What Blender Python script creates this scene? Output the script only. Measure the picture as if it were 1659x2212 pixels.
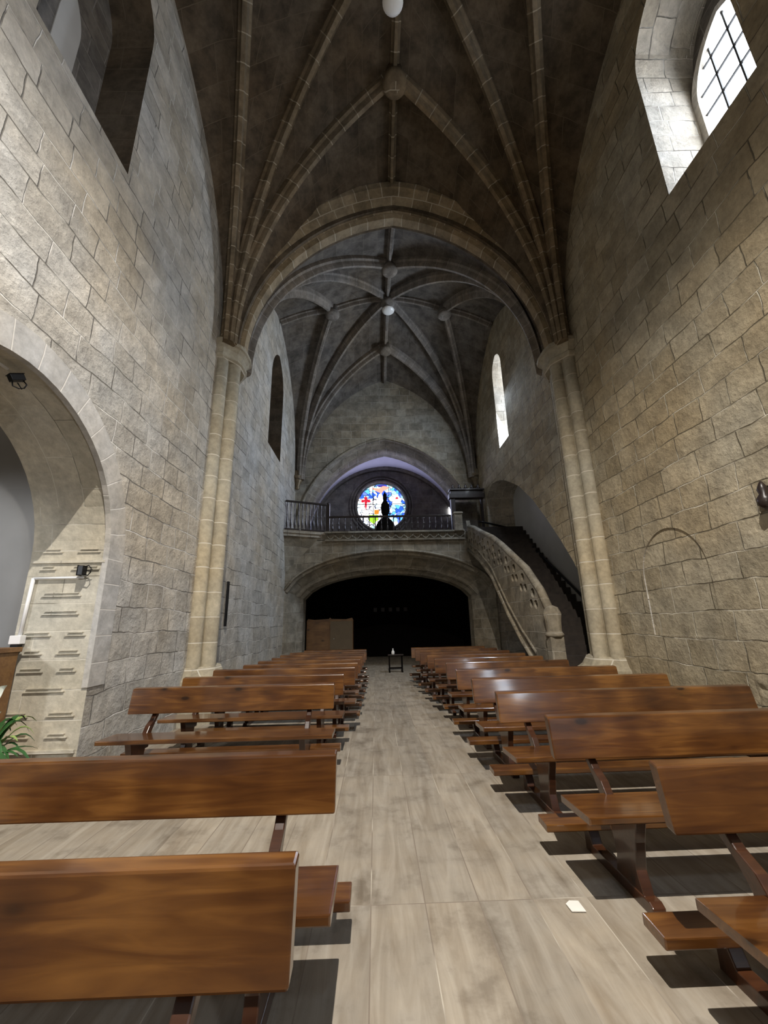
import bpy, bmesh, math, random
from mathutils import Vector, Matrix
from mathutils.geometry import tessellate_polygon
random.seed(7)
SC = bpy.context.scene
for o in list(bpy.data.objects): bpy.data.objects.remove(o)
COL = SC.collection
PI = math.pi

# ------------------------------------------------------------------ camera
cd = bpy.data.cameras.new('camera'); cam = bpy.data.objects.new('camera', cd); COL.objects.link(cam)
Rm = Matrix(((0.99960046, 0.01469136, -0.02414696), (-0.01937752, -0.26574879, -0.96384755), (-0.02057726, 0.96393036, -0.26535794)))
Rm = Matrix((Rm[0], -Vector(Rm[1]) * -1, Rm[2]))
cam.matrix_world = Matrix.Translation((0, 0, 1.5)) @ Rm.to_4x4()
cd.sensor_fit = 'VERTICAL'; cd.sensor_height = 36; cd.lens = 870.46 * 36 / 2212
cd.clip_start = 0.05; cd.clip_end = 100
SC.camera = cam

# ------------------------------------------------------------------ world, exposure, lights
SC.view_settings.view_transform = 'Standard'; SC.view_settings.look = 'None'
SC.view_settings.exposure = -0.1; SC.view_settings.gamma = 1.0
w = bpy.data.worlds.new('world'); SC.world = w; w.use_nodes = True
w.node_tree.nodes['Background'].inputs[0].default_value = (0.75, 0.86, 1.0, 1)
w.node_tree.nodes['Background'].inputs[1].default_value = 0.02

def spot(name, loc, target, power, angle, blend, color, radius=0.06):
    l = bpy.data.lights.new(name, 'SPOT'); l.energy = power; l.spot_size = math.radians(angle); l.spot_blend = blend
    l.color = color; l.shadow_soft_size = radius
    o = bpy.data.objects.new(name, l); COL.objects.link(o); o.location = loc
    o.rotation_euler = (Vector(target) - Vector(loc)).to_track_quat('-Z', 'Y').to_euler(); return o
def area(name, loc, target, power, sx, sy, color):
    l = bpy.data.lights.new(name, 'AREA'); l.shape = 'RECTANGLE'; l.size = sx; l.size_y = sy; l.energy = power; l.color = color
    o = bpy.data.objects.new(name, l); COL.objects.link(o); o.location = loc
    o.rotation_euler = (Vector(target) - Vector(loc)).to_track_quat('-Z', 'Y').to_euler(); return o
spot('floodlight_main', (0.0, -1.0, 9.5), (0.2, 4.8, 0), 5400, 86, 0.85, (1.0, 0.94, 0.86), 0.04)
spot('floodlight_left', (1.6, -2.0, 4.2), (-3.1, 3.2, 5.6), 450, 84, 0.9, (1.0, 0.95, 0.88), 0.15)
spot('floodlight_right', (-1.2, -2.5, 3.2), (4.3, 2.0, 2.5), 330, 62, 0.75, (1.0, 0.90, 0.72), 0.15)
area('daylight_slot_window', (4.12, 11.60, 8.4), (-3.1, 11.0, 5.2), 280, 0.5, 2.4, (0.72, 0.84, 1.0))
area('daylight_rose', (0.38, 18.9, 7.0), (0.38, 15, 7.4), 60, 1.8, 1.8, (0.66, 0.68, 1.0))
spot('chapel_window_fill', (-5.6, 1.2, 2.6), (-5.0, 5.3, 0.9), 260, 75, 0.6, (0.94, 0.96, 1.0), 0.1)  # spot added inside the chapel, stands in for its own window light

# ------------------------------------------------------------------ geometry constants (metres)
XL, XR, XC = -3.10, 4.14, 0.52
YT0, YT1, YB = 7.2, 7.8, 15.2          # transverse arch front, back; far wall of the second bay
ZS = 7.0

# ------------------------------------------------------------------ materials
def newmat(name):
    m = bpy.data.materials.new(name); m.use_nodes = True
    nt = m.node_tree; b = nt.nodes['Principled BSDF']; return m, nt, b
def N(nt, t, **kw):
    n = nt.nodes.new(t)
    for k, v in kw.items():
        if k in n.inputs.keys(): n.inputs[k].default_value = v
        else: setattr(n, k, v)
    return n
def ramp(nt, fac, stops):
    r = nt.nodes.new('ShaderNodeValToRGB'); e = r.color_ramp.elements
    e[0].position, e[0].color = stops[0][0], (*stops[0][1], 1)
    e[1].position, e[1].color = stops[-1][0], (*stops[-1][1], 1)
    for p, c in stops[1:-1]:
        x = e.new(p); x.color = (*c, 1)
    nt.links.new(fac, r.inputs[0]); return r
def mixc(nt, fac, a, b, mode='MIX'):
    m = nt.nodes.new('ShaderNodeMix'); m.data_type = 'RGBA'; m.blend_type = mode
    for s, v in ((0, fac), (6, a), (7, b)):
        if isinstance(v, (int, float)): m.inputs[s].default_value = v
        elif isinstance(v, tuple): m.inputs[s].default_value = (*v, 1)
        else: nt.links.new(v, m.inputs[s])
    return m.outputs[2]
def math_(nt, op, a, b=0.0, clamp=False):
    m = nt.nodes.new('ShaderNodeMath'); m.operation = op; m.use_clamp = clamp
    for s, v in ((0, a), (1, b)):
        if isinstance(v, (int, float)): m.inputs[s].default_value = v
        else: nt.links.new(v, m.inputs[s])
    return m.outputs[0]

def stone(name, c1, c2, mortar, bw=0.55, rh=0.30, ms=0.010, rough=0.9, warp=0.05, bump=0.6, plain=False, dark_joint=0.45, grime=0.35, patch=0.0):
    m, nt, b = newmat(name); L = nt.links.new
    tc = N(nt, 'ShaderNodeTexCoord'); uv = tc.outputs['UV']; ob = tc.outputs['Object']
    n1 = N(nt, 'ShaderNodeTexNoise', Scale=0.9, Detail=2.0); L(ob, n1.inputs['Vector'])
    n1b = N(nt, 'ShaderNodeTexNoise', Scale=6.0, Detail=3.0); L(ob, n1b.inputs['Vector'])
    vm = N(nt, 'ShaderNodeVectorMath', operation='MULTIPLY_ADD'); L(n1.outputs['Color'], vm.inputs[0]); vm.inputs[1].default_value = (warp * 2.2, warp * 2.2, 0); L(uv, vm.inputs[2])
    vm2 = N(nt, 'ShaderNodeVectorMath', operation='MULTIPLY_ADD'); L(n1b.outputs['Color'], vm2.inputs[0]); vm2.inputs[1].default_value = (warp * .45, warp * .45, 0); L(vm.outputs[0], vm2.inputs[2])
    def brick(scale_w, scale_h, off):
        br = N(nt, 'ShaderNodeTexBrick'); br.offset = off; br.offset_frequency = 2; br.squash = 0.68; br.squash_frequency = 3
        L(vm2.outputs[0], br.inputs['Vector'])
        br.inputs['Scale'].default_value = 1.0; br.inputs['Brick Width'].default_value = scale_w; br.inputs['Row Height'].default_value = scale_h
        br.inputs['Mortar Size'].default_value = ms; br.inputs['Mortar Smooth'].default_value = 0.6; br.inputs['Bias'].default_value = 0.0
        br.inputs['Color1'].default_value = (0, 0, 0, 1); br.inputs['Color2'].default_value = (1, 1, 1, 1); br.inputs['Mortar'].default_value = (.5, .5, .5, 1)
        return br
    br = brick(bw, rh, 0.43)
    big = N(nt, 'ShaderNodeTexNoise', Scale=0.55, Detail=3.0); L(ob, big.inputs['Vector'])
    fine = N(nt, 'ShaderNodeTexNoise', Scale=14.0, Detail=8.0, Roughness=0.65); L(ob, fine.inputs['Vector'])
    med = N(nt, 'ShaderNodeTexNoise', Scale=3.2, Detail=6.0, Roughness=0.6); L(ob, med.inputs['Vector'])
    base = mixc(nt, br.outputs['Color'], c1, c2)
    g = ramp(nt, med.outputs['Fac'], [(0.36, (1 - grime,) * 3), (0.62, (1.08,) * 3)])
    base = mixc(nt, 1.0, base, g.outputs[0], 'MULTIPLY')
    g2 = ramp(nt, fine.outputs['Fac'], [(0.3, (0.80,) * 3), (0.7, (1.12,) * 3)])
    base = mixc(nt, 1.0, base, g2.outputs[0], 'MULTIPLY')
    g3 = ramp(nt, big.outputs['Fac'], [(0.35, (1.0, 0.93, 0.82)), (0.65, (0.97, 1.0, 1.04))])
    base = mixc(nt, 1.0, base, g3.outputs[0], 'MULTIPLY')
    # joints: pale lime in some stretches, open and dark in others
    jn = N(nt, 'ShaderNodeTexNoise', Scale=1.7, Detail=4.0); L(ob, jn.inputs['Vector'])
    jr = ramp(nt, jn.outputs['Fac'], [(dark_joint - .04, tuple(x * 0.45 for x in c1)), (dark_joint + .06, mortar)])
    jf = br.outputs['Fac']
    if patch > 0:
        pn = N(nt, 'ShaderNodeTexNoise', Scale=0.45, Detail=2.0); L(ob, pn.inputs['Vector'])
        pr = ramp(nt, pn.outputs['Fac'], [(0.60, (1,) * 3), (0.66, (1 - patch,) * 3)])
        jf = math_(nt, 'MULTIPLY', jf, pr.outputs[0])
    col = mixc(nt, jf if not plain else 0.0, base, jr.outputs[0])
    L(col, b.inputs['Base Color']); b.inputs['Roughness'].default_value = rough; b.inputs['Specular IOR Level'].default_value = 0.25
    # relief
    h = math_(nt, 'MULTIPLY', jf, -0.55 if not plain else 0.0)
    h = math_(nt, 'ADD', h, math_(nt, 'MULTIPLY', fine.outputs['Fac'], 0.42))
    h = math_(nt, 'ADD', h, math_(nt, 'MULTIPLY', med.outputs['Fac'], 0.9))
    h = math_(nt, 'ADD', h, math_(nt, 'MULTIPLY', br.outputs['Color'], 0.22 if not plain else 0))
    bp = N(nt, 'ShaderNodeBump', Strength=bump, Distance=0.05); L(h, bp.inputs['Height']); L(bp.outputs[0], b.inputs['Normal'])
    return m

def plain(name, c, rough=0.6, metal=0.0, var=0.1, scale=6.0, bump=0.0, coat=0.0, emis=None, estr=0):
    m, nt, b = newmat(name); L = nt.links.new
    tc = N(nt, 'ShaderNodeTexCoord'); n = N(nt, 'ShaderNodeTexNoise', Scale=scale, Detail=5.0); L(tc.outputs['Object'], n.inputs['Vector'])
    r = ramp(nt, n.outputs['Fac'], [(0.3, tuple(x * (1 - var) for x in c)), (0.7, tuple(min(1, x * (1 + var)) for x in c))])
    L(r.outputs[0], b.inputs['Base Color']); b.inputs['Roughness'].default_value = rough; b.inputs['Metallic'].default_value = metal
    b.inputs['Coat Weight'].default_value = coat
    if bump:
        bp = N(nt, 'ShaderNodeBump', Strength=bump, Distance=0.02); L(n.outputs['Fac'], bp.inputs['Height']); L(bp.outputs[0], b.inputs['Normal'])
    if emis:
        b.inputs['Emission Color'].default_value = (*emis, 1); b.inputs['Emission Strength'].default_value = estr
    return m

def wood(name, dark, mid, light, rough=0.28, coat=0.5):
    m, nt, b = newmat(name); L = nt.links.new
    tc = N(nt, 'ShaderNodeTexCoord'); oi = N(nt, 'ShaderNodeObjectInfo')
    add = N(nt, 'ShaderNodeVectorMath', operation='MULTIPLY_ADD'); L(oi.outputs['Random'], add.inputs[0]); add.inputs[1].default_value = (31, 17, 9); L(tc.outputs['Object'], add.inputs[2])
    mp = N(nt, 'ShaderNodeMapping'); mp.inputs['Scale'].default_value = (0.9, 9, 9); L(add.outputs[0], mp.inputs[0])
    # knots pull the grain
    mk = N(nt, 'ShaderNodeMapping'); mk.inputs['Scale'].default_value = (2.2, 5.0, 5.0); L(add.outputs[0], mk.inputs[0])
    vo = N(nt, 'ShaderNodeTexVoronoi', Scale=1.0); L(mk.outputs[0], vo.inputs['Vector'])
    kn = ramp(nt, vo.outputs['Distance'], [(0.07, (1,) * 3), (0.12, (0.35,) * 3), (0.26, (0,) * 3)])
    gr = N(nt, 'ShaderNodeTexNoise', Scale=2.0, Detail=6.0, Roughness=0.55, Distortion=1.2); L(mp.outputs[0], gr.inputs['Vector'])
    bl = N(nt, 'ShaderNodeTexNoise', Scale=2.6, Detail=2.0); L(add.outputs[0], bl.inputs['Vector'])
    f = math_(nt, 'ADD', math_(nt, 'MULTIPLY', gr.outputs['Fac'], 0.55), math_(nt, 'MULTIPLY', bl.outputs['Fac'], 0.55))
    r = ramp(nt, f, [(0.36, dark), (0.54, mid), (0.70, light)])
    c = mixc(nt, kn.outputs[0], r.outputs[0], tuple(x * 0.22 for x in mid))
    L(c, b.inputs['Base Color']); b.inputs['Roughness'].default_value = rough
    b.inputs['Coat Weight'].default_value = coat; b.inputs['Coat Roughness'].default_value = 0.09
    bp = N(nt, 'ShaderNodeBump', Strength=0.08, Distance=0.01); L(gr.outputs['Fac'], bp.inputs['Height']); L(bp.outputs[0], b.inputs['Normal'])
    return m

M_left = stone('limestone_left', (0.44, 0.41, 0.36), (0.60, 0.57, 0.52), (0.82, 0.79, 0.73), 0.58, 0.31, ms=0.009, warp=0.075, bump=0.85, dark_joint=0.50, patch=0.35, grime=0.22)
M_right = stone('limestone_right', (0.36, 0.305, 0.21), (0.48, 0.42, 0.31), (0.70, 0.65, 0.53), 0.64, 0.33, ms=0.009, warp=0.075, bump=0.85, dark_joint=0.52, patch=0.5, grime=0.25)
M_col = stone('column_stone', (0.42, 0.375, 0.285), (0.50, 0.455, 0.355), (0.64, 0.59, 0.49), 3.0, 0.42, ms=0.012, warp=0.012, bump=0.25, dark_joint=0.2, grime=0.15)
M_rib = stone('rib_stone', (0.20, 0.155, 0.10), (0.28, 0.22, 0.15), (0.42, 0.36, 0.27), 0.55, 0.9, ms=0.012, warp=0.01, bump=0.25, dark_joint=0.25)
M_rib2 = stone('rib_stone_far', (0.22, 0.195, 0.17), (0.30, 0.27, 0.24), (0.34, 0.31, 0.28), 0.55, 0.9, ms=0.010, warp=0.01, bump=0.2, dark_joint=0.25)
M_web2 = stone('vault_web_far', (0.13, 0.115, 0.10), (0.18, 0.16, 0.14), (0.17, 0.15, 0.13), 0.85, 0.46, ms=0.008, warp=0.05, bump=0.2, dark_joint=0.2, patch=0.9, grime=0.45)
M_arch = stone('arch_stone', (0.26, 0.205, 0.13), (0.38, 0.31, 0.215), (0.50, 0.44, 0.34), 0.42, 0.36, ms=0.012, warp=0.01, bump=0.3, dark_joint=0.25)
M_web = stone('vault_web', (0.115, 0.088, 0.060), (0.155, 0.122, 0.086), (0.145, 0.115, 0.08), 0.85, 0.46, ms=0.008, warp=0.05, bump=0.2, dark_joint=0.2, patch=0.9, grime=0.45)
M_back = stone('gallery_stone', (0.26, 0.23, 0.18), (0.36, 0.33, 0.27), (0.42, 0.39, 0.33), 0.60, 0.33, patch=0.7, bump=0.4)
M_vous = stone('smooth_voussoir', (0.46, 0.44, 0.41), (0.56, 0.54, 0.51), (0.66, 0.63, 0.58), 0.42, 3.0, ms=0.008, warp=0.0, bump=0.25, dark_joint=0.3, grime=0.15)
M_jamb = stone('carved_jamb', (0.50, 0.46, 0.37), (0.58, 0.54, 0.45), (0.66, 0.62, 0.53), 1.2, 0.30, ms=0.006, warp=0.01, bump=0.3, dark_joint=0.45, grime=0.12)
M_plaster = plain('white_plaster', (0.52, 0.51, 0.49), 0.9, var=0.06, scale=2.0, bump=0.1)
M_rosetint = plain('rose_tinted_plaster', (0.52, 0.50, 0.60), 0.9, var=0.05, scale=2.0)  # white plaster with the rose window's bluish light put into its colour
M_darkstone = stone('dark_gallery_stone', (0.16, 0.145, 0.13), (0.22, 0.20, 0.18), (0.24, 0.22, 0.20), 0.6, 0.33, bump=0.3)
M_blk = plain('shade_dark_wood', (0.006, 0.0045, 0.004), 0.8, var=0.3)  # dark wood, blackened further to put the gallery's shade into the colour
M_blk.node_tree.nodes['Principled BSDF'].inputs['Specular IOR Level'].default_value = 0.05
M_balus = plain('dark_turned_wood', (0.022, 0.014, 0.012), 0.35, var=0.2, coat=0.3)
M_iron = plain('black_iron', (0.012, 0.012, 0.013), 0.4, metal=0.5)
M_wood = wood('varnished_pine', (0.046, 0.015, 0.004), (0.098, 0.036, 0.008), (0.19, 0.080, 0.018), rough=0.28, coat=0.8)
M_woodd = wood('varnished_pine_dark', (0.028, 0.010, 0.005), (0.045, 0.016, 0.007), (0.075, 0.027, 0.011), rough=0.3)
M_cab = wood('cupboard_wood', (0.10, 0.045, 0.016), (0.16, 0.08, 0.028), (0.22, 0.115, 0.042), 0.5, 0.1)
M_white = plain('white_plastic', (0.80, 0.80, 0.80), 0.4, var=0.02)
M_green = plain('leaf_green', (0.03, 0.10, 0.025), 0.45, var=0.5, scale=9)
M_stalk = plain('pale_leaf', (0.25, 0.35, 0.10), 0.5, var=0.3, scale=9)
M_petal = plain('white_petal', (0.80, 0.82, 0.72), 0.5, var=0.05)
M_terra = plain('terracotta', (0.30, 0.12, 0.06), 0.8)
M_iris = plain('glass_grey', (0.4, 0.42, 0.45), 0.2)
M_lampw = plain('lamp_glass', (0.85, 0.85, 0.83), 0.3, var=0.02)
M_paper = plain('paper', (0.82, 0.80, 0.74), 0.8, var=0.05)
M_soft = plain('dark_pad', (0.03, 0.02, 0.018), 0.8)

def floor_mat():
    m, nt, b = newmat('plank_tile'); L = nt.links.new
    tc = N(nt, 'ShaderNodeTexCoord'); sp = N(nt, 'ShaderNodeSeparateXYZ'); L(tc.outputs['Object'], sp.inputs[0])
    n0 = N(nt, 'ShaderNodeTexNoise', Scale=0.35, Detail=1.0); L(tc.outputs['Object'], n0.inputs['Vector'])
    cb = N(nt, 'ShaderNodeCombineXYZ')
    L(math_(nt, 'ADD', sp.outputs['Y'], -2.72 + 19.5), cb.inputs['X']); L(math_(nt, 'ADD', sp.outputs['X'], 9.05), cb.inputs['Y'])
    br = N(nt, 'ShaderNodeTexBrick'); br.offset = 0.0; br.squash = 1.0; L(cb.outputs[0], br.inputs['Vector'])
    for k, v in (('Scale', 1.0), ('Brick Width', 1.95), ('Row Height', 0.30), ('Mortar Size', 0.0035), ('Mortar Smooth', 0.3), ('Bias', 0.0)): br.inputs[k].default_value = v
    br.inputs['Color1'].default_value = (0, 0, 0, 1); br.inputs['Color2'].default_value = (1, 1, 1, 1); br.inputs['Mortar'].default_value = (.5, .5, .5, 1)
    mp = N(nt, 'ShaderNodeMapping'); mp.inputs['Scale'].default_value = (7, 0.8, 1); L(tc.outputs['Object'], mp.inputs[0])
    off = N(nt, 'ShaderNodeVectorMath', operation='MULTIPLY_ADD'); L(br.outputs['Color'], off.inputs[0]); off.inputs[1].default_value = (13, 7, 3); L(mp.outputs[0], off.inputs[2])
    gr = N(nt, 'ShaderNodeTexNoise', Scale=1.6, Detail=7.0, Roughness=0.6, Distortion=0.9); L(off.outputs[0], gr.inputs['Vector'])
    blot = N(nt, 'ShaderNodeTexNoise', Scale=3.0, Detail=6.0, Roughness=0.65); L(tc.outputs['Object'], blot.inputs['Vector'])
    r = ramp(nt, gr.outputs['Fac'], [(0.3, (0.245, 0.205, 0.155)), (0.5, (0.32, 0.28, 0.225)), (0.72, (0.40, 0.36, 0.30))])
    r2 = ramp(nt, blot.outputs['Fac'], [(0.33, (0.66, 0.64, 0.62)), (0.47, (0.97, 0.97, 0.97)), (0.70, (1.10, 1.08, 1.05))])
    c = mixc(nt, 1.0, r.outputs[0], r2.outputs[0], 'MULTIPLY')
    tint = ramp(nt, br.outputs['Color'], [(0, (0.88, 0.88, 0.88)), (1, (1.10, 1.08, 1.05))])
    c = mixc(nt, 1.0, c, tint.outputs[0], 'MULTIPLY')
    jn = N(nt, 'ShaderNodeTexNoise', Scale=1.3, Detail=3.0); L(tc.outputs['Object'], jn.inputs['Vector'])
    jc = ramp(nt, jn.outputs['Fac'], [(0.50, (0.22, 0.18, 0.14)), (0.60, (0.50, 0.45, 0.37))])
    c = mixc(nt, br.outputs['Fac'], c, jc.outputs[0])
    L(c, b.inputs['Base Color']); b.inputs['Roughness'].default_value = 0.62; b.inputs['Specular IOR Level'].default_value = 0.3
    h = math_(nt, 'ADD', math_(nt, 'MULTIPLY', gr.outputs['Fac'], 0.5), math_(nt, 'MULTIPLY', br.outputs['Fac'], -0.4))
    h = math_(nt, 'ADD', h, math_(nt, 'MULTIPLY', blot.outputs['Fac'], 0.5))
    bp = N(nt, 'ShaderNodeBump', Strength=0.35, Distance=0.02); L(h, bp.inputs['Height']); L(bp.outputs[0], b.inputs['Normal'])
    return m
M_floor = floor_mat()

def emit(name, c, s):
    m, nt, b = newmat(name)
    b.inputs['Base Color'].default_value = (*[x * .3 for x in c], 1); b.inputs['Emission Color'].default_value = (*c, 1); b.inputs['Emission Strength'].default_value = s
    b.inputs['Roughness'].default_value = 0.2
    return m
M_sky = emit('skylit_glass', (0.86, 0.92, 1.0), 12.0)
def rose_mat():
    m, nt, b = newmat('stained_glass'); L = nt.links.new
    tc = N(nt, 'ShaderNodeTexCoord'); ob = tc.outputs['Object']
    n = N(nt, 'ShaderNodeTexNoise', Scale=2.0, Detail=2.0); L(ob, n.inputs['Vector'])
    mp = N(nt, 'ShaderNodeVectorMath', operation='MULTIPLY_ADD'); L(n.outputs['Color'], mp.inputs[0]); mp.inputs[1].default_value = (.5, .5, .5); L(ob, mp.inputs[2])
    v = N(nt, 'ShaderNodeTexVoronoi', Scale=5.2); L(mp.outputs[0], v.inputs['Vector'])
    ve = N(nt, 'ShaderNodeTexVoronoi', Scale=5.2, feature='DISTANCE_TO_EDGE'); L(mp.outputs[0], ve.inputs['Vector'])
    sp = N(nt, 'ShaderNodeSeparateColor'); L(v.outputs['Color'], sp.inputs[0])
    r1 = ramp(nt, sp.outputs[0], [(0.0, (0.02, 0.10, 0.75)), (0.22, (0.10, 0.45, 1.0)), (0.42, (0.35, 0.80, 1.0)), (0.62, (0.85, 0.95, 1.0)), (0.86, (0.12, 0.20, 0.75))])
    r1.color_ramp.interpolation = 'CONSTANT'
    r2 = ramp(nt, sp.outputs[1], [(0.0, (1, 1, 0.98)), (0.6, (0.70, 0.93, 1.0)), (0.78, (1.0, 0.97, 0.9)), (0.92, (0.45, 0.80, 0.85))])
    r2.color_ramp.interpolation = 'CONSTANT'
    s3 = N(nt, 'ShaderNodeSeparateXYZ'); L(ob, s3.inputs[0])
    left = math_(nt, 'LESS_THAN', math_(nt, 'ADD', s3.outputs['X'], math_(nt, 'MULTIPLY', n.outputs['Fac'], 0.4)), 0.30)
    low = math_(nt, 'LESS_THAN', s3.outputs['Z'], 0.45)
    fac = math_(nt, 'MULTIPLY', left, low)
    c = mixc(nt, fac, r1.outputs[0], r2.outputs[0])
    edge = math_(nt, 'GREATER_THAN', ve.outputs['Distance'], 0.05)
    L(mixc(nt, edge, (0.02, 0.02, 0.06), c), b.inputs['Emission Color'])
    b.inputs['Emission Strength'].default_value = 2.2; b.inputs['Base Color'].default_value = (0.05, 0.05, 0.08, 1); b.inputs['Roughness'].default_value = 0.15
    return m
M_rose = rose_mat()
M_sky2 = emit('skylit_glass_soft', (0.86, 0.92, 1.0), 9.0)
M_sky3 = emit('skylit_glass_altar', (0.80, 0.88, 1.0), 30.0)
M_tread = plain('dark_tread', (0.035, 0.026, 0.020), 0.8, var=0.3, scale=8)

# ------------------------------------------------------------------ mesh helpers
class MB:
    def __init__(s): s.v = []; s.f = []; s.uv = []; s.mi = []; s.sm = []
    def quad(s, pts, uv=None, mi=0, smooth=False):
        i = len(s.v); s.v += [tuple(p) for p in pts]; s.f.append(tuple(range(i, i + len(pts))))
        if uv is None:
            a = Vector(pts[0]); n = (Vector(pts[1]) - a).cross(Vector(pts[-1]) - a)
            ax = max(range(3), key=lambda k: abs(n[k]))
            uv = [((p[1], p[2]) if ax == 0 else (p[0], p[2]) if ax == 1 else (p[0], p[1])) for p in pts]
        s.uv.append(uv); s.mi.append(mi); s.sm.append(smooth)
    def box(s, x0, x1, y0, y1, z0, z1, mi=0, taper=None):
        P = [(x, y, z) for z in (z0, z1) for y in (y0, y1) for x in (x0, x1)]
        for f in ((0, 2, 3, 1), (4, 5, 7, 6), (0, 1, 5, 4), (2, 6, 7, 3), (0, 4, 6, 2), (1, 3, 7, 5)): s.quad([P[i] for i in f], mi=mi)
    def grid(s, P, UV=None, mi=0, smooth=True, flip=False):
        for i in range(len(P) - 1):
            for j in range(len(P[0]) - 1):
                q = [(i, j), (i + 1, j), (i + 1, j + 1), (i, j + 1)]
                if flip: q.reverse()
                s.quad([P[a][b] for a, b in q], [UV[a][b] for a, b in q] if UV else None, mi, smooth)
    def lathe(s, prof, c=(0, 0, 0), n=16, mi=0, smooth=True, cap=True):
        P = [[(c[0] + r * math.cos(2 * PI * k / n), c[1] + r * math.sin(2 * PI * k / n), c[2] + z) for r, z in prof] for k in range(n + 1)]
        UV = [[(k / n * 2 * PI * prof[0][0] + .3, c[2] + z) for r, z in prof] for k in range(n + 1)]
        s.grid(P, UV, mi, smooth)
        if cap:
            s.quad([P[k][-1] for k in range(n)], mi=mi); s.quad([P[k][0] for k in reversed(range(n))], mi=mi)
    def tube(s, pts, r, n=8, mi=0, smooth=True):
        pts = [Vector(p) for p in pts]; R = r if isinstance(r, (list, tuple)) else [r] * len(pts)
        rows = []; up = Vector((0.13, 0.21, 0.97))
        for i, p in enumerate(pts):
            t = (pts[min(i + 1, len(pts) - 1)] - pts[max(i - 1, 0)]).normalized()
            a = t.cross(up)
            if a.length < 1e-3: a = t.cross(Vector((1, 0, 0)))
            a.normalize(); bb = t.cross(a)
            rows.append([tuple(p + (a * math.cos(2 * PI * k / n) + bb * math.sin(2 * PI * k / n)) * R[i]) for k in range(n + 1)])
        s.grid(rows, None, mi, smooth)
        s.quad(rows[0][:-1], mi=mi); s.quad(rows[-1][:-1][::-1], mi=mi)
    def prism(s, loop, vec, mi=0, mis=None, holes=(), mih=None):
        """polygon loop (3-D, planar) with holes, thickened by vec"""
        vec = Vector(vec); loops = [[Vector(p) for p in loop]] + [[Vector(p) for p in h] for h in holes]
        flat = [p for l in loops for p in l]
        tris = tessellate_polygon(loops)
        for t in tris:
            s.quad([flat[i] for i in t], mi=mi); s.quad([flat[i] + vec for i in reversed(t)], mi=mi)
        for li, l in enumerate(loops):
            m = (mis if mis is not None else mi) if li == 0 else (mih if mih is not None else mi)
            d = 0
            for a, b_ in zip(l, l[1:] + l[:1]):
                e = (b_ - a).length; th = vec.length
                vert = abs((b_ - a).normalized().z) > .9
                if vert: uv = [(0, a.z), (0, b_.z), (th, b_.z), (th, a.z)]
                else: uv = [(d, 0), (d + e, 0), (d + e, th), (d, th)]
                s.quad([a, b_, b_ + vec, a + vec], uv, m); d += e
    def build(s, name, mats, parent=None, bevel=0, weld=True, sub=0):
        me = bpy.data.meshes.new(name); me.from_pydata(s.v, [], s.f)
        ul = me.uv_layers.new(name='UVMap'); k = 0
        for fi, f in enumerate(s.f):
            for j in range(len(f)): ul.data[k].uv = s.uv[fi][j]; k += 1
        for m in (mats if isinstance(mats, (list, tuple)) else [mats]): me.materials.append(m)
        for i, p in enumerate(me.polygons): p.material_index = s.mi[i]; p.use_smooth = s.sm[i]
        bm = bmesh.new(); bm.from_mesh(me); bmesh.ops.remove_doubles(bm, verts=bm.verts, dist=1e-4)
        bmesh.ops.recalc_face_normals(bm, faces=bm.faces)
        bm.to_mesh(me); bm.free()
        o = bpy.data.objects.new(name, me); COL.objects.link(o)
        if parent: o.parent = parent
        if bevel:
            md = o.modifiers.new('bevel', 'BEVEL'); md.width = bevel; md.segments = 2; md.limit_method = 'ANGLE'; md.angle_limit = math.radians(35)
        return o
def tag(o, label=None, cat=None, group=None, kind=None):
    if label: o['label'] = label
    if cat: o['category'] = cat
    if group: o['group'] = group
    if kind: o['kind'] = kind
    return o
def struct(o, label, cat='structure'): return tag(o, label, cat, kind='structure')
def empty(name, loc, label, cat, group=None):
    o = bpy.data.objects.new(name, None); COL.objects.link(o); o.location = loc; o.empty_display_size = .1
    return tag(o, label, cat, group)
def copy_tree(o, parent=None):
    c = o.copy(); COL.objects.link(c); c.parent = parent
    for ch in [x for x in bpy.data.objects if x.parent == o and x is not c]: copy_tree(ch, c)
    return c
def lerp(a, b, t): return a + (b - a) * t

def arch_pts(u0, u1, zb, zspr, zap, n=12, jam=True):
    """pointed/round arch outline in (u,z): from (u0,zb) up, over the apex, down to (u1,zb)"""
    c = (u0 + u1) / 2; L = (u1 - u0) / 2; H = zap - zspr; pts = [(u0, zb)]
    r = (L * L + H * H) / (2 * L)
    half = []
    if r >= L - 1e-6:
        a1 = math.asin(min(1, H / r))
        half = [(u0 + r - r * math.cos(a1 * k / n), zspr + r * math.sin(a1 * k / n)) for k in range(n + 1)]
    else:
        R2 = (L * L + H * H) / (2 * H); cz = zap - R2; a0 = math.asin(L / R2)
        half = [(c - R2 * math.sin(a0 * (1 - k / n)), cz + R2 * math.cos(a0 * (1 - k / n))) for k in range(n + 1)]
    pts += half; pts += [(2 * c - u, z) for u, z in reversed(half[:-1])]; pts.append((u1, zb))
    out = []
    for p in pts:
        if not out or (abs(p[0] - out[-1][0]) + abs(p[1] - out[-1][1])) > 1e-4: out.append(p)
    return out

# ------------------------------------------------------------------ floor
fb = MB(); fb.quad([(-8, -9, 0), (7, -9, 0), (7, 21, 0), (-8, 21, 0)]); fb.quad([(-8, -9, -.2), (-8, 21, -.2), (7, 21, -.2), (7, -9, -.2)])
struct(fb.build('floor', M_floor), 'long pale wood-look stone tiles running down the nave aisle', 'floor')

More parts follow.
